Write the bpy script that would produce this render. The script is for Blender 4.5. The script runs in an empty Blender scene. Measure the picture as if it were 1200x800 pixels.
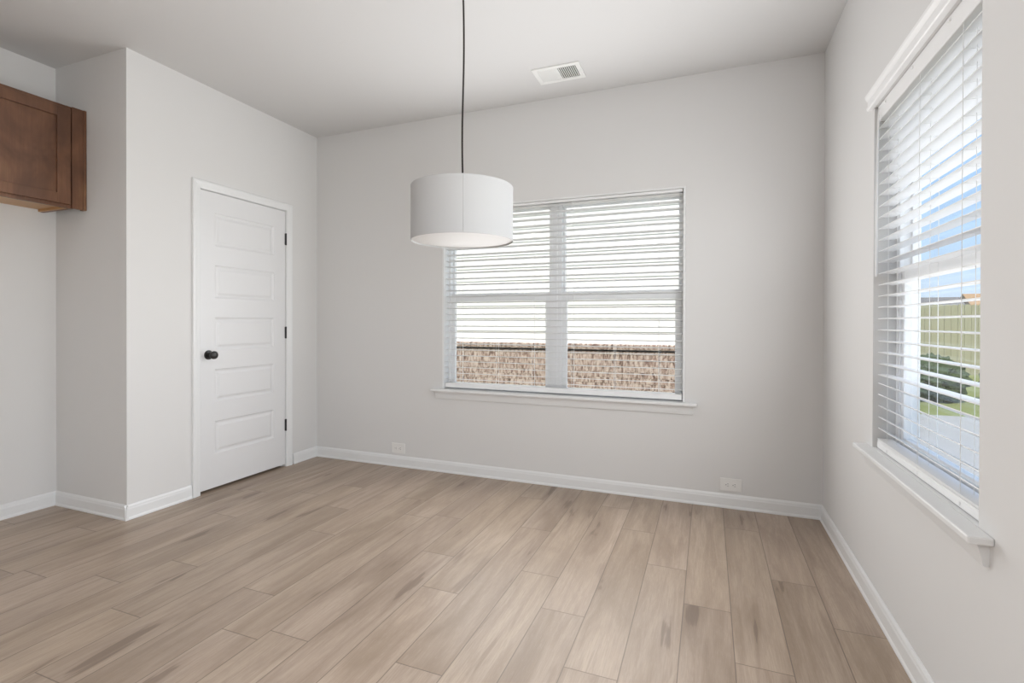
import bpy, bmesh, math, random
from mathutils import Vector, Matrix, noise
random.seed(7)
S = bpy.context.scene
COL = S.collection
PI = math.pi

# ------------------------------------------------------------------ camera
F_PX, YAW, PITCH, ROLL, CY, CAMZ = 586.42, .3737, -.0053, .0026, 381.67, 1.1498
r = Vector((math.cos(YAW), math.sin(YAW), 0)); fw = Vector((-math.sin(YAW), math.cos(YAW), 0)); u = Vector((0, 0, 1))
fw, u = fw*math.cos(PITCH)+u*math.sin(PITCH), u*math.cos(PITCH)-fw*math.sin(PITCH)
r, u = r*math.cos(ROLL)+u*math.sin(ROLL), u*math.cos(ROLL)-r*math.sin(ROLL)
cam = bpy.data.cameras.new('camera'); cam.sensor_width = 36; cam.lens = F_PX/1200*36
cam.shift_y = -(400-CY)/1200; cam.clip_start = .02; cam.clip_end = 500
co = bpy.data.objects.new('camera', cam); COL.objects.link(co)
M = Matrix.Identity(4)
for i, v in enumerate((r, u, -fw)):
    for k in range(3): M[k][i] = v[k]
M.translation = (0, 0, CAMZ); co.matrix_world = M
S.camera = co

# ------------------------------------------------------------------ light and exposure
S.view_settings.view_transform = 'Standard'; S.view_settings.look = 'None'
S.view_settings.exposure = 0.0; S.view_settings.gamma = 1.0; S.view_settings.use_curve_mapping = False
SUN = 5.0; SKY = 1.15
P_BACK, P_RIGHT, P_SIDE_FILL, P_CEIL, P_LEFT_FILL = 26, 16, 55, 3, 150
P_BACK_OUT, P_RIGHT_OUT, P_BOUNCE = 1.8, 4, 23

W = bpy.data.worlds.new('sky'); S.world = W; W.use_nodes = True
nt = W.node_tree; nt.nodes.clear()
out = nt.nodes.new('ShaderNodeOutputWorld'); bg = nt.nodes.new('ShaderNodeBackground')
tc = nt.nodes.new('ShaderNodeTexCoord'); sx = nt.nodes.new('ShaderNodeSeparateXYZ'); cr = nt.nodes.new('ShaderNodeValToRGB')
nt.links.new(tc.outputs['Generated'], sx.inputs[0]); nt.links.new(sx.outputs['Z'], cr.inputs[0])
e = cr.color_ramp.elements
e[0].position = 0; e[0].color = (.74, .86, 1, 1); e[1].position = .55; e[1].color = (.25, .48, .86, 1)
e.new(.10).color = (.55, .76, 1, 1); e.new(.22).color = (.40, .64, .96, 1)
nt.links.new(cr.outputs[0], bg.inputs[0]); bg.inputs[1].default_value = SKY; nt.links.new(bg.outputs[0], out.inputs[0])

def sun_light(d, energy):
    l = bpy.data.lights.new('sun', 'SUN'); l.energy = energy; l.angle = .01; l.color = (1, .96, .9)
    o = bpy.data.objects.new('sun', l); COL.objects.link(o)
    o.rotation_euler = Vector(d).to_track_quat('-Z', 'Y').to_euler(); o.location = (-4, -8, 12)
sun_light((.06, .70, -.85), SUN)
def area(name, loc, d, sx_, sy_, power, color=(1, 1, 1), spread=PI):
    l = bpy.data.lights.new(name, 'AREA'); l.shape = 'RECTANGLE'; l.size = sx_; l.size_y = sy_; l.energy = power; l.color = color; l.spread = spread
    o = bpy.data.objects.new(name, l); COL.objects.link(o); o.location = loc
    o.rotation_euler = Vector(d).to_track_quat('-Z', 'Z' if abs(d[2]) < .9 else 'Y').to_euler()

XD, XR, YB, YA, XA, H = -3.1435, .6305, 3.4046, 1.8876, -3.8266, 2.74
YF = -4.2                                     # front end of the room, behind the camera
WZ0, WZ1 = .645, 2.035                        # sill and head of both windows
BX0, BX1 = -1.915, -.137                      # back window opening
RY0, RY1 = 1.586, 2.455                       # right window opening
PY0, PY1, PZ1 = -.95, .90, 2.05              # unseen opening added in the right wall to let in fill light
area('window_daylight_back', ((BX0+BX1)/2, YB-.07, (WZ0+WZ1)/2), (0, -1, .06), BX1-BX0-.04, WZ1-WZ0-.06, P_BACK, (.985, .99, 1))
area('window_daylight_right', (XR-.07, (RY0+RY1)/2, (WZ0+WZ1)/2), (-1, 0, .14), RY1-RY0-.04, WZ1-WZ0-.06, P_RIGHT, (.965, .985, 1))
area('daylight_outside_back', ((BX0+BX1)/2, YB+.17, (WZ0+WZ1)/2), (0, -1, 0), BX1-BX0, WZ1-WZ0, P_BACK_OUT)
area('daylight_outside_right', (XR+.17, (RY0+RY1)/2, (WZ0+WZ1)/2), (-1, 0, 0), RY1-RY0, WZ1-WZ0, P_RIGHT_OUT, (.97, .985, 1))
area('patio_bounce_light', (XR+1.35, 2.02, .05), (-.75, 0, .8), 1.6, 1.4, P_BOUNCE)
area('side_fill', (XR+.05, (PY0+PY1)/2, PZ1/2), (-1, 0, .2), PY1-PY0-.1, PZ1-.1, P_SIDE_FILL, (.985, .99, 1))  # fill lamp added in the unseen right-hand opening to brighten the room
area('left_wall_fill', (XA+.02, -1.5, 2.2), (1, -.05, -.22), 2.2, .75, P_LEFT_FILL, (.985, .99, 1), 2.1)  # unseen fill lamp added high on the solid left wall, no window there
for px, py in ((-1.0, -1.2), (-2.9, -1.2), (-1.0, -3.0), (-2.9, -3.0)):
    area('ceiling_fill', (px, py, H-.02), (0, 0, -1), .16, .16, P_CEIL, (1, .97, .93))  # unseen lamps added under the ceiling behind the camera as fill

# ------------------------------------------------------------------ materials
def mat(name, col, rough=.5, spec=.5, metal=0):
    m = bpy.data.materials.new(name); m.use_nodes = True
    b = m.node_tree.nodes['Principled BSDF']
    b.inputs['Base Color'].default_value = (*col, 1); b.inputs['Roughness'].default_value = rough
    b.inputs['Specular IOR Level'].default_value = spec; b.inputs['Metallic'].default_value = metal
    return m
def N(m, kind, **kw):
    n = m.node_tree.nodes.new(kind)
    for k, v in kw.items(): setattr(n, k, v)
    return n
def LK(m, a, b): m.node_tree.links.new(a, b)
def B(m): return m.node_tree.nodes['Principled BSDF']
def math_(m, op, a, b=None, clamp=False):
    n = N(m, 'ShaderNodeMath', operation=op, use_clamp=clamp)
    for i, v in enumerate((a, b)):
        if v is None: continue
        if isinstance(v, (int, float)): n.inputs[i].default_value = v
        else: LK(m, v, n.inputs[i])
    return n.outputs[0]
def mixc(m, fac, a, b, blend='MIX'):
    n = N(m, 'ShaderNodeMix', data_type='RGBA', blend_type=blend)
    for sk, v in ((n.inputs[0], fac), (n.inputs[6], a), (n.inputs[7], b)):
        if isinstance(v, (int, float)): sk.default_value = v
        elif isinstance(v, tuple): sk.default_value = (*v, 1)
        else: LK(m, v, sk)
    return n.outputs[2]
def noise_(m, vec, scale, detail=3, rough=.5, dist=0):
    n = N(m, 'ShaderNodeTexNoise'); n.inputs['Scale'].default_value = scale; n.inputs['Detail'].default_value = detail
    n.inputs['Roughness'].default_value = rough; n.inputs['Distortion'].default_value = dist
    LK(m, vec, n.inputs['Vector']); return n.outputs['Fac']
def mapping(m, vec, scale, loc=(0, 0, 0)):
    n = N(m, 'ShaderNodeMapping'); n.inputs['Scale'].default_value = scale; n.inputs['Location'].default_value = loc
    LK(m, vec, n.inputs['Vector']); return n.outputs[0]
def ramp(m, fac, *stops):
    n = N(m, 'ShaderNodeValToRGB'); el = n.color_ramp.elements
    while len(el) < len(stops): el.new(.5)
    for x, (p, c) in zip(el, stops):
        x.position = p; x.color = (*(c if isinstance(c, tuple) else (c, c, c)), 1)
    LK(m, fac, n.inputs[0]); return n.outputs[0]
def bump(m, h, strength, dist=.01):
    n = N(m, 'ShaderNodeBump'); n.inputs['Strength'].default_value = strength; n.inputs['Distance'].default_value = dist
    LK(m, h, n.inputs['Height']); LK(m, n.outputs[0], B(m).inputs['Normal'])
def objco(m): return N(m, 'ShaderNodeTexCoord').outputs['Object']

WALL = mat('wall_paint', (.715, .708, .699), .85, .2); bump(WALL, noise_(WALL, objco(WALL), 260, 2), .06, .002)
CEIL = mat('ceiling_paint', (.67, .664, .657), .9, .15); bump(CEIL, noise_(CEIL, objco(CEIL), 200, 2), .06, .002)
TRIM = mat('trim_paint', (.785, .79, .79), .35, .5)
DOORW = mat('door_paint', (.75, .75, .755), .4, .5)
SLAT = mat('blind_slat', (.85, .85, .85), .4, .4)
VINYL = mat('window_vinyl', (.88, .88, .88), .35, .5)
CORD = mat('blind_cord', (.85, .85, .84), .8, .2)
BLACK = mat('black_metal', (.012, .011, .01), .32, .6)
CABLE = mat('lamp_cord', (.025, .02, .018), .6, .3)
PLATE = mat('outlet_plastic', (.80, .79, .77), .4, .5)
SLOT = mat('outlet_slot', (.05, .05, .05), .6, .2)
DIFF = mat('lamp_diffuser', (.72, .715, .705), .5, .3)
VENT = mat('vent_enamel', (.82, .82, .80), .45, .4)
DARK = mat('vent_interior', (.10, .10, .095), .9, .1)

def fabric():
    m = mat('shade_fabric', (.56, .56, .56), .9, .1)
    b = B(m); v = mapping(m, N(m, 'ShaderNodeTexCoord').outputs['UV'], (1, 1, 1))
    w = N(m, 'ShaderNodeTexWave'); w.inputs['Scale'].default_value = 140; w.inputs['Distortion'].default_value = 1.5
    LK(m, v, w.inputs['Vector']); bump(m, w.outputs['Fac'], .08, .002)
    t = N(m, 'ShaderNodeBsdfTranslucent'); t.inputs[0].default_value = (.60, .60, .60, 1)
    mx = N(m, 'ShaderNodeMixShader'); mx.inputs[0].default_value = .12
    LK(m, b.outputs[0], mx.inputs[1]); LK(m, t.outputs[0], mx.inputs[2])
    LK(m, mx.outputs[0], m.node_tree.nodes['Material Output'].inputs['Surface']); return m
SHADE = fabric()
def glass():
    m = bpy.data.materials.new('window_glass'); m.use_nodes = True; m.node_tree.nodes.remove(B(m))
    t = N(m, 'ShaderNodeBsdfTransparent'); g = N(m, 'ShaderNodeBsdfGlossy'); g.inputs['Roughness'].default_value = .02
    t.inputs[0].default_value = (.985, .985, .985, 1)
    f = N(m, 'ShaderNodeLayerWeight'); f.inputs[0].default_value = .5
    mx = N(m, 'ShaderNodeMixShader'); LK(m, math_(m, 'ADD', math_(m, 'MULTIPLY', math_(m, 'POWER', f.outputs['Facing'], 5), .5), .03), mx.inputs[0])
    LK(m, t.outputs[0], mx.inputs[1]); LK(m, g.outputs[0], mx.inputs[2])
    LK(m, mx.outputs[0], m.node_tree.nodes['Material Output'].inputs['Surface']); return m
GLASS = glass()
def floor_mat():
    m = mat('oak_plank', (.5, .4, .3), .42, .36)
    uv = N(m, 'ShaderNodeUVMap', uv_map='plank'); at = N(m, 'ShaderNodeAttribute', attribute_name='tone')
    loc = N(m, 'ShaderNodeUVMap', uv_map='edge')
    sep = N(m, 'ShaderNodeSeparateXYZ'); LK(m, loc.outputs[0], sep.inputs[0])
    v = uv.outputs[0]
    def n2(vec, sc, det, ro, di=0):
        o = noise_(m, mapping(m, v, vec), sc, det, ro, di); o.node.noise_dimensions = '2D'; return o
    broad = n2((5.5, 1.1, 1), 1, 3, .55, .5); patch = n2((9, 1.6, 1), 1, 2, .5, 1.0)
    streak = n2((30, 2.2, 1), 1, 4, .6, .6); fine = n2((210, 9, 1), 1, 3, .6); pore = n2((420, 24, 1), 1, 2, .6)
    ringn = n2((4.2, .75, 1), 1, 2, .45, .3)
    ring = math_(m, 'FRACT', math_(m, 'ADD', math_(m, 'MULTIPLY', ringn, 24), math_(m, 'MULTIPLY', fine, .9)))
    kn = N(m, 'ShaderNodeTexVoronoi', voronoi_dimensions='2D'); kn.inputs['Scale'].default_value = 1; kn.inputs['Randomness'].default_value = .95
    LK(m, mapping(m, v, (6.5, 1.75, 1)), kn.inputs['Vector'])
    sk = N(m, 'ShaderNodeSeparateColor'); LK(m, kn.outputs['Color'], sk.inputs[0])
    keep = math_(m, 'MULTIPLY', ramp(m, sk.outputs[0], (.50, .0), (.80, 1.0)), 1.0)
    warp = math_(m, 'ADD', kn.outputs['Distance'], math_(m, 'MULTIPLY', math_(m, 'SUBTRACT', patch, .5), .70))
    warp = math_(m, 'ADD', warp, math_(m, 'MULTIPLY', math_(m, 'SUBTRACT', streak, .5), .55))
    halo = ramp(m, warp, (.0, 1.0), (.18, .5), (.60, .0)); knot = ramp(m, warp, (.0, 1.0), (.035, .8), (.075, .0))
    c = ramp(m, broad, (.30, (.325, .248, .183)), (.48, (.418, .326, .250)), (.70, (.485, .386, .305)))
    c = mixc(m, math_(m, 'MULTIPLY', ramp(m, streak, (.34, 1.0), (.56, 0.0)), .42), c, (.27, .199, .145))
    c = mixc(m, math_(m, 'MULTIPLY', ramp(m, ring, (.0, 1.0), (.45, .0)), .16), c, (.31, .235, .18))
    c = mixc(m, math_(m, 'MULTIPLY', ramp(m, fine, (.35, 1.0), (.6, 0.0)), .30), c, (.29, .22, .17))
    c = mixc(m, math_(m, 'MULTIPLY', ramp(m, pore, (.55, .0), (.75, 1.0)), .18), c, (.60, .50, .42))
    c = mixc(m, math_(m, 'MULTIPLY', math_(m, 'MULTIPLY', halo, keep), .42), c, (.22, .160, .120))
    c = mixc(m, math_(m, 'MULTIPLY', math_(m, 'MULTIPLY', knot, keep), .42), c, (.12, .083, .06))
    c = mixc(m, 1.0, c, at.outputs['Color'], 'MULTIPLY')
    du = math_(m, 'MINIMUM', sep.outputs[0], math_(m, 'SUBTRACT', .1785, sep.outputs[0]))
    dv = math_(m, 'MINIMUM', sep.outputs[1], math_(m, 'SUBTRACT', 1.215, sep.outputs[1]))
    d = math_(m, 'MINIMUM', du, dv)
    seam = ramp(m, math_(m, 'MULTIPLY', d, 100), (.11, 1.0), (.24, .0))
    c = mixc(m, math_(m, 'MULTIPLY', seam, .74), c, (.13, .10, .08))
    LK(m, c, B(m).inputs['Base Color'])
    rg = math_(m, 'ADD', math_(m, 'MULTIPLY', fine, .14), .30); LK(m, rg, B(m).inputs['Roughness'])
    h = math_(m, 'SUBTRACT', math_(m, 'MULTIPLY', fine, .25), seam); bump(m, h, .12, .004)
    return m
FLOOR = floor_mat()
def stained(name, base, dark, light):
    m = mat(name, base, .38, .5)
    v = objco(m)
    a = noise_(m, mapping(m, v, (2.2, 2.2, 1.6)), 2.2, 3, .55, .5); b_ = noise_(m, mapping(m, v, (60, 60, 3)), 1.5, 3, .6)
    c = ramp(m, a, (.32, dark), (.5, base), (.70, light))
    c = mixc(m, math_(m, 'MULTIPLY', ramp(m, b_, (.4, 1.0), (.6, .0)), .35), c, dark)
    LK(m, c, B(m).inputs['Base Color']); return m
CAB = stained('stained_maple', (.180, .083, .044), (.098, .044, .024), (.26, .138, .070))
CABIN = stained('bare_maple', (.52, .30, .13), (.44, .24, .10), (.60, .37, .18))
def brick_mat():
    m = mat('tumbled_brick', (.4, .3, .25), .95, .1)
    v = objco(m)
    sw = N(m, 'ShaderNodeSeparateXYZ'); LK(m, v, sw.inputs[0]); cb = N(m, 'ShaderNodeCombineXYZ')
    LK(m, sw.outputs[0], cb.inputs[0]); LK(m, sw.outputs[2], cb.inputs[1])
    bt = N(m, 'ShaderNodeTexBrick'); bt.inputs['Scale'].default_value = 1
    bt.inputs['Brick Width'].default_value = .205; bt.inputs['Row Height'].default_value = .075; bt.inputs['Mortar Size'].default_value = .007
    bt.inputs['Mortar Smooth'].default_value = .3
    bt.inputs['Color1'].default_value = (.36, .26, .205, 1); bt.inputs['Color2'].default_value = (.30, .20, .155, 1); bt.inputs['Mortar'].default_value = (.20, .15, .11, 1)
    LK(m, cb.outputs[0], bt.inputs['Vector'])
    row = math_(m, 'FLOOR', math_(m, 'DIVIDE', sw.outputs[2], .075)); cv = N(m, 'ShaderNodeCombineXYZ')
    LK(m, math_(m, 'MULTIPLY', sw.outputs[0], 32), cv.inputs[0]); LK(m, math_(m, 'ADD', math_(m, 'MULTIPLY', row, 7.31), math_(m, 'MULTIPLY', sw.outputs[2], 9)), cv.inputs[1])
    st = noise_(m, cv.outputs[0], 1, 3, .65, .5)
    c = mixc(m, ramp(m, st, (.46, .0), (.58, .9)), bt.outputs['Color'], (.56, .455, .375))
    c = mixc(m, ramp(m, st, (.36, .85), (.45, .0)), c, (.085, .050, .035))
    LK(m, c, B(m).inputs['Base Color']); bump(m, st, .5, .02); return m
BRICK = brick_mat()
SIDING = mat('lap_siding', (.86, .83, .77), .7, .2)
STUCCO = mat('exterior_paint', (.55, .54, .52), .9, .1)
def ground_mat(name, a, b, sc):
    m = mat(name, a, .95, .1); v = objco(m)
    c = mixc(m, noise_(m, v, sc, 4, .7), a, b); c = mixc(m, math_(m, 'MULTIPLY', noise_(m, v, sc*25, 2, .6), .5), c, b)
    LK(m, c, B(m).inputs['Base Color']); return m
GRASS = ground_mat('lawn_grass', (.16, .20, .06), (.30, .31, .12), 2)
CONC = ground_mat('patio_concrete', (.47, .455, .43), (.41, .395, .375), 1.2)
FENCE = ground_mat('weathered_pine', (.27, .26, .16), (.40, .38, .26), 5)
LEAF = ground_mat('shrub_leaf', (.025, .045, .018), (.085, .12, .05), 14)
TREEL = ground_mat('tree_leaf', (.10, .11, .07), (.16, .16, .10), 1)
BARK = mat('bark', (.12, .09, .06), .9, .1)
ROOFG = mat('grey_shingle', (.20, .19, .18), .9, .1)
ROOFT = mat('tan_shingle', (.42, .27, .15), .9, .1)
HWALL = mat('house_wall', (.50, .47, .42), .9, .1)

# ------------------------------------------------------------------ mesh helpers
def box(bm, a, b, bev=0, seg=1):
    a, b = Vector(a), Vector(b); lo = Vector(map(min, a, b)); hi = Vector(map(max, a, b))
    t = bmesh.new(); bmesh.ops.create_cube(t, size=1)
    for v in t.verts: v.co = Vector([lo[i]+(v.co[i]+.5)*(hi[i]-lo[i]) for i in range(3)])
    if bev: bmesh.ops.bevel(t, geom=t.edges[:], offset=bev, segments=seg, affect='EDGES', profile=.5)
    join(bm, t)
def join(bm, t):
    me = bpy.data.meshes.new('tmp'); t.to_mesh(me); t.free(); bm.from_mesh(me); bpy.data.meshes.remove(me)
def prism(bm, prof, A, Bp, n, up=Vector((0, 0, 1))):
    """profile (distance from wall, height) run from A to B; n points away from the wall"""
    A, Bp, n = Vector(A), Vector(Bp), Vector(n)
    va = [bm.verts.new(A+n*d+up*h) for d, h in prof]; vb = [bm.verts.new(Bp+n*d+up*h) for d, h in prof]
    k = len(prof)
    for i in range(k): bm.faces.new((va[i], va[(i+1) % k], vb[(i+1) % k], vb[i]))
    bm.faces.new(va[::-1]); bm.faces.new(vb)
def tube(bm, pts, rad, seg=8):
    pts = [Vector(p) for p in pts]; rings = []
    for i, p in enumerate(pts):
        d = (pts[min(i+1, len(pts)-1)]-pts[max(i-1, 0)]).normalized()
        s = d.orthogonal().normalized() if i == 0 else (rings_dir - d*rings_dir.dot(d)).normalized()
        rings_dir = s; t = d.cross(s); rr = rad[i] if isinstance(rad, (list, tuple)) else rad
        rings.append([bm.verts.new(p+s*rr*math.cos(2*PI*k/seg)+t*rr*math.sin(2*PI*k/seg)) for k in range(seg)])
    for a, b in zip(rings, rings[1:]):
        for k in range(seg): bm.faces.new((a[k], a[(k+1) % seg], b[(k+1) % seg], b[k]))
    bm.faces.new(rings[0][::-1]); bm.faces.new(rings[-1])
def lathe(bm, prof, o, axis, seg=32):
    """prof: (radius, distance along axis)"""
    o, axis = Vector(o), Vector(axis).normalized(); s = axis.orthogonal().normalized(); t = axis.cross(s); rings = []
    for rr, h in prof:
        if rr < 1e-6: rings.append([bm.verts.new(o+axis*h)])
        else: rings.append([bm.verts.new(o+axis*h+s*rr*math.cos(2*PI*k/seg)+t*rr*math.sin(2*PI*k/seg)) for k in range(seg)])
    for a, b in zip(rings, rings[1:]):
        for k in range(seg):
            k2 = (k+1) % seg
            if len(a) == 1 and len(b) == 1: continue
            if len(a) == 1: bm.faces.new((a[0], b[k2], b[k]))
            elif len(b) == 1: bm.faces.new((a[k], a[k2], b[0]))
            else: bm.faces.new((a[k], a[k2], b[k2], b[k]))
def obj(name, bm, m, parent=None, smooth=False):
    bmesh.ops.recalc_face_normals(bm, faces=bm.faces)
    me = bpy.data.meshes.new(name); bm.to_mesh(me); bm.free(); me.materials.append(m)
    if smooth:
        for p in me.polygons: p.use_smooth = True
        me.set_sharp_from_angle(angle=math.radians(40))
    o = bpy.data.objects.new(name, me); COL.objects.link(o)
    if parent: o.parent = parent
    return o
def tag(o, label, cat, group=None, kind=None):
    o['label'] = label; o['category'] = cat
    if group: o['group'] = group
    if kind: o['kind'] = kind
    return o
def empty(name, loc, rz=0):
    o = bpy.data.objects.new(name, None); o.empty_display_size = .1; COL.objects.link(o); o.location = loc; o.rotation_euler = (0, 0, rz); return o
def bmn(): return bmesh.new()
def boxes(name, m, lst, parent=None, bev=0):
    bm = bmn()
    for a, b in lst: box(bm, a, b, bev)
    return obj(name, bm, m, parent)

# ------------------------------------------------------------------ room shell
T = .15
def holed(name, m, axis, p0, p1, a0, a1, z0, z1, holes):
    """wall slab between p0..p1 on `axis`, a0..a1 along, with rectangular holes (h0,h1,hz0,hz1), as ONE clean mesh"""
    As = sorted({a0, a1, *[h for hh in holes for h in hh[:2]]}); Zs = sorted({z0, z1, *[h for hh in holes for h in hh[2:]]})
    bm = bmn()
    def P(p, a, z): return (p, a, z) if axis == 0 else (a, p, z)
    solid = {}
    for i in range(len(As)-1):
        for j in range(len(Zs)-1):
            ca, cz = (As[i]+As[i+1])/2, (Zs[j]+Zs[j+1])/2
            solid[i, j] = not any(h[0] < ca < h[1] and h[2] < cz < h[3] for h in holes)
    def q(*c): bm.faces.new([bm.verts.new(x) for x in c])
    for (i, j), s in solid.items():
        if not s: continue
        A0, A1, Z0, Z1 = As[i], As[i+1], Zs[j], Zs[j+1]
        q(P(p0, A0, Z0), P(p0, A1, Z0), P(p0, A1, Z1), P(p0, A0, Z1)); q(P(p1, A0, Z0), P(p1, A1, Z0), P(p1, A1, Z1), P(p1, A0, Z1))
        for di, dj, c in ((-1, 0, (A0, Z0, A0, Z1)), (1, 0, (A1, Z0, A1, Z1)), (0, -1, (A0, Z0, A1, Z0)), (0, 1, (A0, Z1, A1, Z1))):
            if not solid.get((i+di, j+dj), False):
                q(P(p0, c[0], c[1]), P(p0, c[2], c[3]), P(p1, c[2], c[3]), P(p1, c[0], c[1]))
    bmesh.ops.remove_doubles(bm, verts=bm.verts, dist=1e-5)
    return obj(name, bm, m)
def struct(o, label, cat): return tag(o, label, cat, kind='structure')
DY0, DY1, DZ1 = 2.340, 3.060, 2.036            # pantry door leaf
struct(holed('wall_back', WALL, 1, YB, YB+T, XA-T, XR+T, 0, H, [(BX0, BX1, WZ0-.02, WZ1)]), 'pale greige back wall with the twin window', 'wall')
struct(holed('wall_right', WALL, 0, XR, XR+T, YF-T, YB, 0, H, [(RY0, RY1, WZ0-.02, WZ1), (PY0, PY1, 0, PZ1)]), 'pale greige right wall with the tall bright window', 'wall')
struct(holed('wall_closet', WALL, 0, XD-.12, XD, YA+.12, YB, 0, H, [(DY0-.022, DY1+.022, 0, DZ1+.022)]), 'pale greige closet wall holding the white door', 'wall')
bm = bmn(); box(bm, (XA, YA, 0), (XD, YA+.12, H)); struct(obj('wall_alcove', bm, WALL), 'shaded short wall turning back beside the brown cabinet', 'wall')
bm = bmn(); box(bm, (XA-T, YF-T, 0), (XA, YB, H)); struct(obj('wall_left', bm, WALL), 'pale wall behind the brown cabinet at far left', 'wall')
bm = bmn(); box(bm, (XA, YF-T, 0), (XR, YF, H)); struct(obj('wall_front', bm, WALL), 'pale wall closing the room behind the camera', 'wall')
bm = bmn(); box(bm, (XA-.6, YF-.6, H), (XR+.45, YB+.45, H+.2)); struct(obj('ceiling', bm, CEIL), 'smooth off-white ceiling with the pendant and the vent', 'ceiling')

# floor: staggered planks, one mesh
bm = bmn(); uvp = bm.loops.layers.uv.new('plank'); uve = bm.loops.layers.uv.new('edge'); tone = bm.loops.layers.float_color.new('tone')
PWD, PL = .1785, 1.215
known = {-7: 1.890, -6: 1.431, -5: 2.178, -4: 1.923, -3: 1.619, -2: 2.462, -1: 2.169, 1: 2.516, 2: 2.198, -8: 2.184, -9: 1.407, -11: 1.592, -12: 2.168,
         -14: 1.648, -13: 1.281, -16: 2.150, -17: 1.327}
k = -22
while .0895+PWD*k < XR+.02:
    x0 = .0895+PWD*k; x1 = x0+PWD; off = known.get(k, random.uniform(0, PL)); n0 = math.floor((YF-.1-off)/PL)
    cx0, cx1 = max(x0, XA-.05), min(x1, XR+.05); y = off+n0*PL
    if cx1 > cx0:
        while y < YB+.05:
            cy0, cy1 = max(y, YF-.05), min(y+PL, YB+.05)
            if cy1 > cy0:
                f = bm.faces.new([bm.verts.new(c) for c in ((cx0, cy0, 0), (cx1, cy0, 0), (cx1, cy1, 0), (cx0, cy1, 0))])
                t = random.uniform(.93, 1.06); col = (t, t, t*random.uniform(.985, 1.015), 1); ou, ov = random.uniform(0, 40), random.uniform(0, 40)
                for l in f.loops:
                    a, b_ = l.vert.co.x-x0, l.vert.co.y-y
                    l[uvp].uv = (a+ou, b_+ov); l[uve].uv = (a, b_); l[tone] = col
            y += PL
    k += 1
# slab underside so that the floor has thickness
box(bm, (XA-.05, YF-.05, -.15), (XR+.05, YB+.05, -.002))
struct(obj('floor', bm, FLOOR), 'light oak plank floor running towards the back wall', 'floor')

# baseboards with shoe moulding
BP = [(0, 0), (.017, 0), (.017, .008), (.0125, .017), (.0115, .062), (.0095, .068), (.0085, .076), (.005, .082), (.003, .086), (0, .086)]
def baseboard(name, A, Bp, n, label):
    bm = bmn(); prism(bm, BP, A, Bp, n); struct(obj(name, bm, TRIM), label, 'baseboard')
CW = .058
baseboard('baseboard_back', (XD, YB, 0), (XR, YB, 0), (0, -1, 0), 'white baseboard along the back wall under the twin window')
baseboard('baseboard_right', (XR, YB-.004, 0), (XR, PY1+.03, 0), (-1, 0, 0), 'white baseboard along the right wall')
baseboard('baseboard_closet_corner', (XD, YB-.004, 0), (XD, DY1+CW+.018, 0), (1, 0, 0), 'short white baseboard between door casing and back corner')
baseboard('baseboard_closet', (XD, YA-.0169, 0), (XD, DY0-CW-.007, 0), (1, 0, 0), 'white baseboard left of the white door')
baseboard('baseboard_alcove', (XA, YA, 0), (XD+.0169, YA, 0), (0, -1, 0), 'shaded white baseboard of the short wall by the cabinet')
baseboard('baseboard_left', (XA, YA-.004, 0), (XA, YF, 0), (1, 0, 0), 'white baseboard under the brown cabinet at far left')

# ------------------------------------------------------------------ door
door = struct(empty('door_1', (XD, DY0, 0)), 'white five-panel door with black knob and black hinges', 'door')
def door_leaf():
    """local: x out of wall, y along wall, z up"""
    w, z0, z1 = DY1-DY0, .019, DZ1; bm = bmn(); fx, bx = -.004, -.039
    py0, py1 = .108, w-.108; pan = [(z, z+.224) for z in (.249, .605, .961, 1.317, 1.673)]
    ys = [0, py0, py1, w]; zs = [z0]+[q for p in pan for q in p]+[z1]
    def V(x, y, z): return bm.verts.new((x, y, z))
    def Q(c): bm.faces.new([V(*q) for q in c])
    for i in range(3):
        for j in range(len(zs)-1):
            if i == 1 and j % 2 == 1: continue
            Q([(fx, ys[i], zs[j]), (fx, ys[i+1], zs[j]), (fx, ys[i+1], zs[j+1]), (fx, ys[i], zs[j+1])])
    for a, b in pan:
        rings = [(0, 0), (.004, -.0045), (.013, -.0085), (.021, -.0085), (.034, -.0025), (.038, -.0015)]
        def R(ins, d): return [(fx+d, py0+ins, a+ins), (fx+d, py1-ins, a+ins), (fx+d, py1-ins, b-ins), (fx+d, py0+ins, b-ins)]
        for r0, r1 in zip(rings, rings[1:]):
            A, C = R(*r0), R(*r1)
            for q in range(4): Q([A[q], A[(q+1) % 4], C[(q+1) % 4], C[q]])
        Q(R(*rings[-1]))
    Q([(bx, 0, z0), (bx, w, z0), (bx, w, z1), (bx, 0, z1)])
    Q([(fx, 0, z0), (fx, 0, z1), (bx, 0, z1), (bx, 0, z0)]); Q([(fx, w, z0), (fx, w, z1), (bx, w, z1), (bx, w, z0)])
    Q([(fx, 0, z0), (fx, w, z0), (bx, w, z0), (bx, 0, z0)]); Q([(fx, 0, z1), (fx, w, z1), (bx, w, z1), (bx, 0, z1)])
    bmesh.ops.remove_doubles(bm, verts=bm.verts, dist=1e-5); return bm
obj('door_leaf', door_leaf(), DOORW, door)
w = DY1-DY0
def u_sweep(bm, prof, y0, y1, z1):
    rings = []
    for (cy, cz, sy, sz) in ((y0, 0, -1, 0), (y0, z1, -1, 1), (y1, z1, 1, 1), (y1, 0, 1, 0)):
        rings.append([bm.verts.new((d, cy+sy*o, cz+sz*o)) for o, d in prof])
    n = len(prof)
    for a, b in zip(rings, rings[1:]):
        for i in range(n): bm.faces.new((a[i], a[(i+1) % n], b[(i+1) % n], b[i]))
    bm.faces.new(rings[0]); bm.faces.new(rings[-1][::-1])
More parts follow.
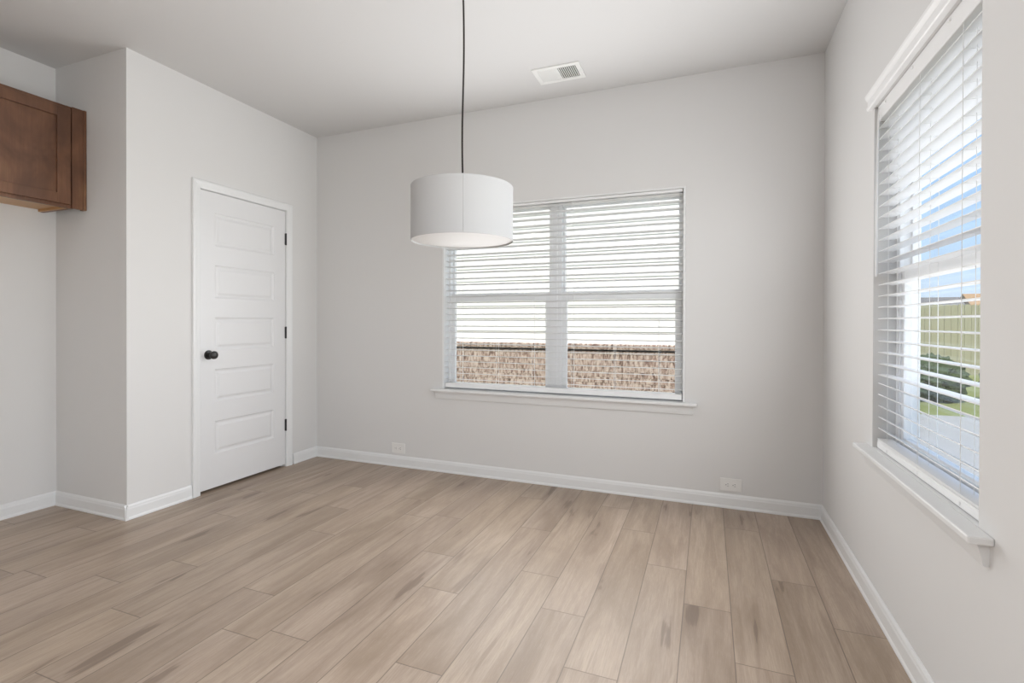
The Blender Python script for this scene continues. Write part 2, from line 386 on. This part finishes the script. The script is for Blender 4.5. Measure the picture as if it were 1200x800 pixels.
bm = bmn(); u_sweep(bm, [(.006, 0), (.006, .009), (.012, .011), (.030, .0125), (.044, .0165), (.056, .0165), (.060, .012), (.060, 0)], 0, w, DZ1)
obj('door_casing', bm, TRIM, door)
bm = bmn(); u_sweep(bm, [(.003, .001), (.003, -.12), (.0219, -.12), (.0219, .001)], 0, w, DZ1+.0005)
u_sweep(bm, [(-.010, -.0395), (-.010, -.05), (.004, -.05), (.004, -.0395)], 0, w, DZ1); obj('door_jamb', bm, TRIM, door)
bm = bmn(); o0 = (-.004, .062, .93); lathe(bm, [(0, 0), (.032, 0), (.032, .004), (.029, .009), (.014, .011), (.011, .016), (.011, .030), (.016, .033), (.024, .040), (.0275, .050), (.0265, .060), (.020, .0665), (.010, .069), (0, .0695)], o0, (1, 0, 0))
obj('door_knob', bm, BLACK, door, True)
bm = bmn(); box(bm, (-.006, .001, .900), (-.0035, .0042, .958)); obj('latch_plate', bm, BLACK, door)
for hz in (1.770, 1.026, .288):
    bm = bmn(); tube(bm, [(.003, w+.003, hz), (.003, w+.003, hz+.089)], .0065, 10)
    for q in (.0, .089): lathe(bm, [(0, q-.003), (.004, q-.003), (.0072, q), (.004, q+.003), (0, q+.003)], (.003, w+.003, hz), (0, 0, 1), 10)
    for q in (.018, .036, .054, .072): lathe(bm, [(.0065, q-.001), (.0072, q), (.0065, q+.001)], (.003, w+.003, hz), (0, 0, 1), 10)
    box(bm, (-.004, w-.004, hz), (-.002, w+.010, hz+.089)); obj('hinge', bm, BLACK, door, True)

# ------------------------------------------------------------------ windows (local: x along wall, y outwards, z up)
def window(name, loc, rz, W_, units, label, horn):
    root = struct(empty(name, loc, rz), label, 'window'); h = W_/2
    f0, f1 = .078, .148; mull = .046
    spans = [(-h, h)] if units == 1 else [(-h, -.012), (.012, h)]
    fr = []; J = .034
    for a, b in spans:
        fr += [((a, f0, WZ0-.02), (a+J, f1, WZ1)), ((b-J, f0, WZ0-.02), (b, f1, WZ1)), ((a+J, f0, WZ1-.034), (b-J, f1, WZ1)), ((a+J, f0, WZ0-.02), (b-J, f1, WZ0+.012))]
    if units == 2: fr.append(((-.0125, f0-.004, WZ0-.02), (.0125, f1, WZ1)))
    boxes('window_frame', VINYL, fr, root, .002)
    for a, b in spans:
        i0, i1 = a+J, b-J
        zt, zm0, zm1, zb = WZ1-.034, 1.318, 1.378, WZ0+.012
        su = boxes('upper_sash', VINYL, [((i0, .116, zm0+.008), (i0+.014, .142, zt)), ((i1-.014, .116, zm0+.008), (i1, .142, zt)), ((i0+.014, .117, zt-.014), (i1-.014, .141, zt)), ((i0+.014, .117, zm0+.009), (i1-.014, .141, zm1-.004))], root, .0015)
        boxes('glass_pane', GLASS, [((i0+.008, .127, zm1-.01), (i1-.008, .131, zt-.008))], su)
        sl = boxes('lower_sash', VINYL, [((i0, .086, zb), (i0+.034, .112, zm1)), ((i1-.034, .086, zb), (i1, .112, zm1)), ((i0+.034, .0865, zm0), (i1-.034, .1115, zm1-.0005)), ((i0+.034, .0865, zb+.0005), (i1-.034, .1115, zb+(.030 if units == 2 else .045))), ((i0+.2, .078, zm1-.012), (i1-.2, .088, zm1-.002))], root, .0015)
        boxes('glass_pane', GLASS, [((i0+.028, .097, zb+.038), (i1-.028, .101, zm0+.008))], sl)
    if units == 2:
        boxes('jamb_liner', TRIM, [((-h+.0005, -.0015, WZ0), (-h+.0145, f0+.001, WZ1-.0005)), ((h-.0145, -.0015, WZ0), (h-.0005, f0+.001, WZ1-.0005)), ((-h+.0145, -.0015, WZ1-.0125), (h-.0145, f0+.001, WZ1-.0005))], root, .001)
    bm = bmn(); box(bm, (-h, -.001, WZ0-.02), (h, f0, WZ0)); box(bm, (-h-horn, -.052, WZ0-.02), (h+horn, .0, WZ0), .004, 2)
    obj('window_sill', bm, TRIM, root)
    bm = bmn(); A = Vector((-h-horn+.024, 0, WZ0-.02)); Bq = Vector((h+horn-.024, 0, WZ0-.02))
    prism(bm, [(0, 0), (.024, 0), (.024, -.006), (.021, -.014), (.017, -.030), (.014, -.046), (.012, -.056), (.009, -.058), (0, -.058)], A, Bq, (0, -1, 0))
    obj('sill_apron', bm, TRIM, root)
    return root
window('window_1', ((BX0+BX1)/2, YB, 0), 0, BX1-BX0, 2, 'twin white double-hung window in the back wall', .075)
window('window_2', (XR, (RY0+RY1)/2, 0), -PI/2, RY1-RY0, 1, 'tall white double-hung window in the right wall', .077)

# unseen glazed opening added for the side fill: a plain white frame
pd = struct(empty('added_opening', (XR, (PY0+PY1)/2, 0), -PI/2), 'unseen white-framed glazed opening added in the right wall for fill light', 'door')
hp = (PY1-PY0)/2
boxes('opening_frame', VINYL, [((-hp, .06, 0), (-hp+.06, .15, PZ1)), ((hp-.06, .06, 0), (hp, .15, PZ1)), ((-hp+.06, .06, PZ1-.06), (hp-.06, .15, PZ1)), ((-hp+.06, .06, 0), (hp-.06, .15, .05)), ((-.04, .07, .05), (.04, .14, PZ1-.06))], pd)
boxes('glass_pane', GLASS, [((-hp+.05, .10, .04), (hp-.05, .105, PZ1-.05))], pd)

# ------------------------------------------------------------------ blinds
def blind(loc, rz, W_, ladders, label, valance, wand_x, zh=2.008, top=WZ1-.001, tilt=0, low=0, stack=0):
    root = tag(empty('window_blind', loc, rz), label, 'blind'); h = W_/2-(.0185 if not valance else .012)
    y0, y1 = .014, .064; yc = .039
    boxes('headrail', SLAT, [((-h, .010, zh), (h, .066, top))], root, .002)
    bm = bmn(); P = .0455; zs = [z for z in (1.9925-P*i for i in range(29)) if z < zh-.005 and z > .712]
    for z in zs:
        pr = [(-.025, -.0008), (-.012, .0009), (0, .0015), (.012, .0009), (.025, -.0008), (.0245, -.0034), (.012, -.0019), (0, -.0013), (-.012, -.0019), (-.0245, -.0034)]
        tl = tilt if z > low else -.48
        ct, st = math.cos(tl), math.sin(tl); pr = [(a*ct-b*st, a*st+b*ct) for a, b in pr]
        va = [bm.verts.new((-h, yc+a, z+b)) for a, b in pr]; vb = [bm.verts.new((h, yc+a, z+b)) for a, b in pr]; n = len(pr)
        for i in range(n): bm.faces.new((va[i], va[(i+1) % n], vb[(i+1) % n], vb[i]))
        bm.faces.new(va[::-1]); bm.faces.new(vb)
    obj('slat_stack', bm, SLAT, root, True)
    rb = .653-.002*stack
    rail = boxes('bottom_rail', SLAT, [((-h, .012, rb), (h, .066, rb+(.026 if stack else .037)))], root, .004)
    if stack: boxes('stacked_slats', SLAT, [((-h, .0135+.0008*(q % 2), rb+.0265+.0042*q), (h, .0645, rb+.0295+.0042*q)) for q in range(stack)], root, .0008)
    for x in ladders:
        bm = bmn()
        for y in (y0-.001, y1+.001): tube(bm, [(x, y, zh+.002), (x, y, .69)], .0010, 5)
        for z in zs: tl = tilt if z > low else -.48; tube(bm, [(x, y0-.001, z-.0045-.026*math.sin(tl)), (x, y1+.001, z-.0045+.026*math.sin(tl))], .0006, 4)
        tube(bm, [(x+.011, yc, zh+.002), (x+.011, yc, .69)], .0008, 5)
        obj('ladder_cord', bm, CORD, root)
        bm = bmn(); lathe(bm, [(0, 0), (.006, 0), (.0065, .002), (.004, .0035), (0, .0035)], (x, .0125, rb+.014), (0, -1, 0), 12); obj('cord_plug', bm, SLAT, rail)
    if wand_x is not None:
        bm = bmn(); tube(bm, [(wand_x, .004, 2.02), (wand_x, .002, 1.99), (wand_x, -.003, 1.70), (wand_x+.002, -.004, 1.352), (wand_x+.002, -.004, 1.340)], [.002, .0035, .0035, .0042, .003], 8); obj('tilt_wand', bm, SLAT, root, True)
    if valance:
        bm = bmn(); hv = W_/2+.028
        prism(bm, [(.0005, 0), (.018, 0), (.021, .004), (.021, .012), (.017, .016), (.017, .036), (.021, .041), (.026, .050), (.027, .060), (.0005, .060)], (-hv, 0, 2.034), (hv, 0, 2.034), (0, -1, 0))
        obj('valance', bm, SLAT, root)
        for x in (-.34, -.06, .22):
            bm = bmn(); box(bm, (x, .006, 2.014), (x+.012, .011, 2.022), .001); obj('valance_clip', bm, CORD, root)
bc = (BX0+BX1)/2
blind((bc, YB, 0), 0, BX1-BX0, [x-bc for x in (-1.766, -1.466, -1.183, -.890, -.596, -.304)], 'wide white slatted blind, slats open, in the back window', False, None, 2.004, WZ1-.0135, -.11)
blind((XR, (RY0+RY1)/2, 0), -PI/2, RY1-RY0, [-.30, 0, .30], 'white slatted blind with valance and wand in the right window', True, -.385, 1.972, WZ1-.001, -.02, .92, 3)

# ------------------------------------------------------------------ wall cabinet
CX, CZ0, CZ1, CY0, CY1 = -3.527, 1.823, 2.425, .93, 1.8865
cab = tag(empty('wall_cabinet', (XA, (CY0+CY1)/2, CZ0)), 'dark brown stained wall cabinet hung high at the far left', 'cabinet')
ly0, ly1 = CY0-(CY0+CY1)/2, CY1-(CY0+CY1)/2; D = CX-XA; HH = CZ1-CZ0; fy = ly1-.0775
boxes('cabinet_body', CAB, [((.001, ly0, 0), (D-.019, ly0+.016, HH)), ((.001, fy, .0005), (D-.0185, fy+.016, HH-.0005)), ((.0015, ly0+.016, HH-.016), (D-.019, fy, HH-.001)), ((.001, ly0, .02), (.007, fy, HH)),
      ((D-.019, ly0, 0), (D, ly0+.04, HH)), ((D-.019, fy-.022, 0), (D, fy+.018, HH)), ((D-.0185, ly0+.04, HH-.04), (D-.0005, fy-.022, HH-.0005)), ((D-.0185, ly0+.04, .0005), (D-.0005, fy-.022, .038))], cab, .001)
tag_ = boxes('bottom_panel', CABIN, [((.001, ly0+.016, .016), (D-.019, fy, .028)), ((.001, fy-.012, .0015), (D-.019, fy, .016))], cab); tag_['label'] = 'unfinished light maple underside'
bm = bmn(); box(bm, (D+.0003, fy+.004, .001), (D+.013, ly1-.016, HH-.001), .001); box(bm, (D-.004, ly1-.016, .0), (D+.017, ly1, HH), .002); box(bm, (D-.020, ly1-.016, 0), (D-.004, ly1-.001, HH))
obj('filler_strip', bm, CAB, cab)
def cab_door(a, b):
    z0, z1 = .020, HH-.022; st = .066; x0, x1 = D+.0005, D+.0195; bm = bmn()
    for q in (((x0, a, z0), (x1, a+st, z1)), ((x0, b-st, z0), (x1, b, z1)), ((x0, a+st, z0), (x1, b-st, z0+st-.008)), ((x0, a+st, z1-st+.008), (x1, b-st, z1))): box(bm, *q, .0012)
    d = obj('cabinet_door', bm, CAB, cab)
    bm = bmn(); box(bm, (x0+.002, a+st-.004, z0+st-.012), (x1-.011, b-st+.004, z1-st+.012)); 
    obj('door_panel', bm, CAB, d)
mid = (ly0+fy)/2
cab_door(ly0+.012, mid-.0015); cab_door(mid+.0015, fy-.005)

# ------------------------------------------------------------------ pendant lamp
PZ = 2.30; d541 = fw + r*((541.5-600)/F_PX); pc = Vector((d541.x*PZ, d541.y*PZ, 0))
R_ = 59.3*PZ/F_PX; zb = CAMZ+PZ*(381.67-283.2)/F_PX-.012; zt = zb+ .245
lamp = tag(empty('pendant_lamp', (pc.x, pc.y, H)), 'white fabric drum pendant lamp hanging on a black cord', 'lamp')
L0, L1 = zb-H, zt-H
bm = bmn(); seg = 96; uvl = bm.loops.layers.uv.new('UVMap')
# shade wall starts at the seam that faces the camera
a0 = math.atan2(-pc.y, -pc.x)+.02
def ring(rr, z): return [bm.verts.new((rr*math.cos(a0+2*PI*k/seg), rr*math.sin(a0+2*PI*k/seg), z)) for k in range(seg)]
prof = [(R_-.0022, L0+.004), (R_-.0010, L0), (R_+.0008, L0+.001), (R_+.0008, L0+.008), (R_, L0+.0095), (R_, L1-.0095), (R_+.0008, L1-.008), (R_+.0008, L1-.001), (R_-.001, L1), (R_-.0022, L1-.004)]
rings = [ring(*p) for p in prof]
for a, b in zip(rings, rings[1:]+rings[:1]):
    for q in range(seg):
        f = bm.faces.new((a[q], a[(q+1) % seg], b[(q+1) % seg], b[q]))
        for l, (uu, vv) in zip(f.loops, ((q, a[0].co.z), (q+1, a[0].co.z), (q+1, b[0].co.z), (q, b[0].co.z))): l[uvl].uv = (uu/seg*2*PI*R_, vv)
shade = obj('lamp_shade', bm, SHADE, lamp, True)
bm = bmn(); sx_, sy_ = math.cos(a0), math.sin(a0); tx, ty = -sy_, sx_
vs = []
for z in (L0+.002, L1-.002):
    for q, rr in ((-.002, .0003), (0, .0016), (.0025, .0016), (.0028, .0003)): vs.append(bm.verts.new(((R_+rr)*sx_+tx*q, (R_+rr)*sy_+ty*q, z)))
for i in range(3): bm.faces.new((vs[i], vs[i+1], vs[i+5], vs[i+4]))
obj('shade_seam', bm, SHADE, shade)
bm = bmn(); lathe(bm, [(0, L0+.006), (R_-.004, L0+.006), (R_-.004, L0+.010), (0, L0+.010)], (0, 0, 0), (0, 0, 1), 96); obj('diffuser', bm, DIFF, lamp, True)
bm = bmn(); lathe(bm, [(.018, L1-.075), (.018, L1-.02), (.008, L1-.012), (.008, L1-.002), (0, L1-.002)], (0, 0, 0), (0, 0, 1), 20)
for k in range(3):
    a = a0+.5+2*PI*k/3; tube(bm, [(0, 0, L1-.02), (R_*.98*math.cos(a), R_*.98*math.sin(a), L1-.006)], .002, 6)
obj('shade_spider', bm, BLACK, lamp, True)
bm = bmn(); pts = []
for i in range(41):
    t = i/40; z = -.02+(L1+.0-(-.02))*t; s = math.sin(t*PI)
    off = (.0040*math.sin(t*7.0)+.0050*s*s*math.sin(2.6*t))*(1 if t < 1 else 0)
    pts.append((r.x*off, r.y*off, z))
tube(bm, pts, .0044, 8); obj('lamp_cord', bm, CABLE, lamp, True)
bm = bmn(); lathe(bm, [(0, -.026), (.008, -.026), (.012, -.022), (.055, -.018), (.06, -.012), (.06, 0), (0, 0)], (0, 0, 0), (0, 0, 1), 32); obj('ceiling_canopy', bm, BLACK, lamp, True)

# ------------------------------------------------------------------ outlets
def outlet(x, z, label):
    o = tag(empty('wall_outlet', (x, YB, z)), label, 'outlet', None)
    hw, hh = .0625, .0405
    bm = bmn(); box(bm, (-hw, -.006, -hh), (hw, -.0003, hh), .0025, 2); obj('cover_plate', bm, PLATE, o)
    for s in (-1, 1):
        bm = bmn(); cx = s*.020; n = 24
        pts = [(cx+.0165*math.cos(2*PI*k/n), max(-.0125, min(.0125, .0165*math.sin(2*PI*k/n)))) for k in range(n)]
        va = [bm.verts.new((a, -.0059, b)) for a, b in pts]; vb = [bm.verts.new((a, -.0078, b)) for a, b in pts]
        for k in range(n): bm.faces.new((va[k], va[(k+1) % n], vb[(k+1) % n], vb[k]))
        bm.faces.new(vb); bm.faces.new(va[::-1])
        rc = obj('receptacle', bm, PLATE, o)
        bm = bmn()
        for q in (-.0062, .0062): box(bm, (cx-.0005, -.0081, q-.001), (cx+.0075, -.0076, q+.001))
        lathe(bm, [(0, .0081), (.0024, .0081), (.0024, .0074)], (cx-.0075, 0, 0), (0, -1, 0), 10); obj('socket_slot', bm, SLOT, rc)
    bm = bmn(); lathe(bm, [(.003, .0059), (.003, .0068), (.0015, .0073), (0, .0073)], (0, 0, 0), (0, -1, 0), 12); obj('screw', bm, PLATE, o)
outlet(-2.310, .1445, 'small white outlet low on the back wall, nearer the white door')
outlet(.1355, .144, 'small white outlet low on the back wall, nearer the right corner')

# ------------------------------------------------------------------ ceiling vent
VX0, VX1, VY0, VY1 = -1.043, -.738, 2.975, 3.178
vent = tag(empty('ceiling_vent', ((VX0+VX1)/2, (VY0+VY1)/2, H)), 'white two-way register vent in the ceiling near the back wall', 'vent')
vw, vd = (VX1-VX0)/2, (VY1-VY0)/2; b0 = .030
bm = bmn()
for a, b in (((-vw, -vd), (vw, -vd+b0)), ((-vw, vd-b0), (vw, vd)), ((-vw, -vd+b0), (-vw+b0, vd-b0)), ((vw-b0, -vd+b0), (vw, vd-b0)), ((-.006, -vd+b0), (.006, vd-b0))):
    box(bm, (a[0], a[1], -.007), (b[0], b[1], -.0003), .001)
obj('vent_frame', bm, VENT, vent)
bm = bmn(); box(bm, (-vw+.02, -vd+.02, -.0012), (vw-.02, vd-.02, -.0004)); obj('vent_opening', bm, DARK, vent)
for s in (-1, 1):
    bm = bmn(); n = 9; x0 = .008; x1 = vw-b0-.002
    for k in range(n):
        x = s*(x0+(x1-x0)*(k+.5)/n); t = .0006; lean = s*.0052
        P_ = [(x-lean-t, -.0015), (x-lean+t, -.0015), (x+lean+t, -.0088), (x+lean-t, -.0088)]
        va = [bm.verts.new((a, -vd+b0, b)) for a, b in P_]; vb = [bm.verts.new((a, vd-b0, b)) for a, b in P_]
        for q in range(4): bm.faces.new((va[q], va[(q+1) % 4], vb[(q+1) % 4], vb[q]))
        bm.faces.new(va[::-1]); bm.faces.new(vb)
    obj('louver_bank', bm, VENT, vent)
bm = bmn(); box(bm, (vw-.019, -.012, -.016), (vw-.015, .012, -.006), .001); obj('damper_lever', bm, VENT, vent)
for s in (-1, 1):
    bm = bmn(); lathe(bm, [(.004, .0069), (.004, .008), (.002, .009), (0, .009)], (s*(vw-.010), vd-.045, 0), (0, 0, -1), 12); obj('screw', bm, VENT, vent)

# ------------------------------------------------------------------ outside
GZ = -.16
bm = bmn(); box(bm, (-60, -40, GZ-.3), (140, 160, GZ)); struct(obj('ground', bm, GRASS), 'green lawn outside the right window', 'lawn')
bm = bmn(); box(bm, (XR+T+.25, 3.9, GZ), (4.4, 8.75, GZ+.03)); box(bm, (XR+T+.25, -3, GZ), (4.4, 3.885, GZ+.03)); struct(obj('patio_slab', bm, CONC), 'pale concrete slab outside the right window', 'slab')

nb = tag(empty('neighbor_house', (-6, 6.6, GZ)), 'white lap-sided house over brick base outside the back window', 'house')
L_, R2 = -9.0, 7.15; z0 = -.0; zt_ = .88-GZ
bm = bmn(); box(bm, (L_, 0, -.05), (R2, .3, zt_-.10)); obj('brick_base', bm, BRICK, nb)
bm = bmn(); x = L_
while x < R2:
    p = [(-.030, -.062), (-.030, -.004), (.10, .020), (.10, -.062)]; d = random.uniform(-.003, .003)
    va = [bm.verts.new((x+.0045, a+d, zt_-.012+b)) for a, b in p]; vb = [bm.verts.new((min(x+.062, R2), a+d, zt_-.012+b)) for a, b in p]
    for q in range(4): bm.faces.new((va[q], va[(q+1) % 4], vb[(q+1) % 4], vb[q]))
    bm.faces.new(va[::-1]); bm.faces.new(vb); x += .0685
box(bm, (L_, -.02, zt_-.072), (R2, .1, zt_-.022)); obj('brick_ledge', bm, BRICK, nb)
bm = bmn(); z = zt_-.02; ex = .180
while z < 6.4:
    prism(bm, [(-.005, 0), (.016, 0), (.016, .012), (.004, ex+.012), (-.005, ex+.012)], (L_, .055, z), (R2, .055, z), (0, -1, 0)); z += ex
box(bm, (L_, .058, zt_-.02), (R2, .3, 6.5)); box(bm, (R2-.01, -.001+.02, zt_-.02), (R2+.08, .11, 6.5)); obj('lap_siding', bm, SIDING, nb)
bm = bmn(); box(bm, (L_, .3, -.05), (R2, 8.0, 6.5)); obj('house_body', bm, SIDING, nb)
bm = bmn(); prism(bm, [(.4, 6.3), (.4, 6.5), (-4.0, 9.2), (-8.4, 6.5), (-8.4, 6.3)], (L_-.3, 0, 0), (R2+.3, 0, 0), (0, -1, 0)); obj('roof', bm, ROOFG, nb)

# fence
FY = 16.4; fn = tag(empty('wooden_fence', (2, FY, GZ)), 'weathered wooden privacy fence beyond the lawn, through the right window', 'fence')
bm = bmn(); x = 0
while x < 14:
    hh = 1.83+random.uniform(-.008, .008); dy = random.uniform(-.004, .004); a, b = x+.003, x+.137
    p = [(a, 0), (b, 0), (b, hh-.03), (b-.03, hh), (a+.03, hh), (a, hh-.03)]
    va = [bm.verts.new((q[0], dy, q[1])) for q in p]; vb = [bm.verts.new((q[0], dy+.018, q[1])) for q in p]
    for q in range(6): bm.faces.new((va[q], va[(q+1) % 6], vb[(q+1) % 6], vb[q]))
    bm.faces.new(va[::-1]); bm.faces.new(vb); x += .14
obj('board_panel', bm, FENCE, fn)
boxes('fence_rail', FENCE, [((0, .02, z), (14, .06, z+.09)) for z in (.3, .95, 1.55)], fn)
for k in range(6): boxes('fence_post', FENCE, [((k*2.6, .06, 0), (k*2.6+.09, .15, 1.8))], fn)

def blob(bm, c, rx, rz_, seed, sub=4, amp=.35, fr=2.2):
    t = bmesh.new(); bmesh.ops.create_icosphere(t, subdivisions=sub, radius=1)
    for v in t.verts:
        n = v.co.normalized(); k = 1+amp*noise.noise(n*fr+Vector((seed*3.1, seed, 0)))+amp*.5*noise.noise(n*fr*4+Vector((seed, 7, 0)))+amp*.3*noise.noise(n*fr*11+Vector((seed, 1, 4)))
        v.co = Vector((c[0]+n.x*rx*k, c[1]+n.y*rx*k, c[2]+n.z*rz_*k))
    join(bm, t)
for i, (sx2, lab) in enumerate(((2.42, 'leftmost of the row'), (3.56, 'second from left'), (4.72, 'second from right'), (5.86, 'rightmost of the row'))):
    s = tag(empty('shrub', (sx2, 10.6, GZ)), f'low dark green shrub before the wooden fence, {lab}', 'shrub', 'low shrubs before the fence')
    bm = bmn(); blob(bm, (0, 0, .39), .47, .38, i+1, 5, .20, 4.5); obj('foliage', bm, LEAF, s)
    bm = bmn()
    for q in range(4): tube(bm, [(0, 0, 0), (.12*math.cos(q*1.6), .12*math.sin(q*1.6), .3)], [.018, .009], 6)
    obj('stem', bm, BARK, s)

def house(loc, w_, d_, hw, hr, roofm, label):
    h_ = tag(empty('house', loc), label, 'house')
    boxes('wall', HWALL, [((-w_/2, 0, 0), (w_/2, d_, hw))], h_)
    bm = bmn(); prism(bm, [(.4, hw-.1), (.4, hw+.1), (-d_/2, hr), (-d_-.4, hw+.1), (-d_-.4, hw-.1)], (-w_/2-.4, 0, 0), (w_/2+.4, 0, 0), (0, -1, 0)); obj('roof', bm, roofm, h_)
    for q in (-.3, .25): 
        wd = boxes('window', VINYL, [((q*w_-.6, -.05, 1), (q*w_+.6, .02, 2.3))], h_); boxes('pane', GLASS, [((q*w_-.52, -.06, 1.08), (q*w_+.52, -.052, 2.22))], wd)
house((24.0, 76, GZ-1.2), 11, 9, 2.9, 6.0, ROOFG, 'distant house with grey roof above the fence, seen through the right window')
house((35.4, 76, GZ-1.2), 9.6, 9, 3.0, 6.4, ROOFT, 'distant house with orange-tan roof, nearest the window jamb')
for i, (tx_, ty_, th, lab) in enumerate(((21.6, 66, 5.5, 'left of the other distant tree'), (26.6, 66, 5.2, 'right of the other distant tree'))):
    t_ = tag(empty('tree', (tx_, ty_, GZ-2.2)), f'distant olive tree above the fence, {lab}', 'tree', 'distant trees')
    bm = bmn(); blob(bm, (0, 0, th*.62), 1.9, th*.34, i+11, 5, .5, 2.6); obj('crown', bm, TREEL, t_)
    bm = bmn(); tube(bm, [(0, 0, 0), (.05, 0, th*.5)], [.22, .14], 8); obj('trunk', bm, BARK, t_)
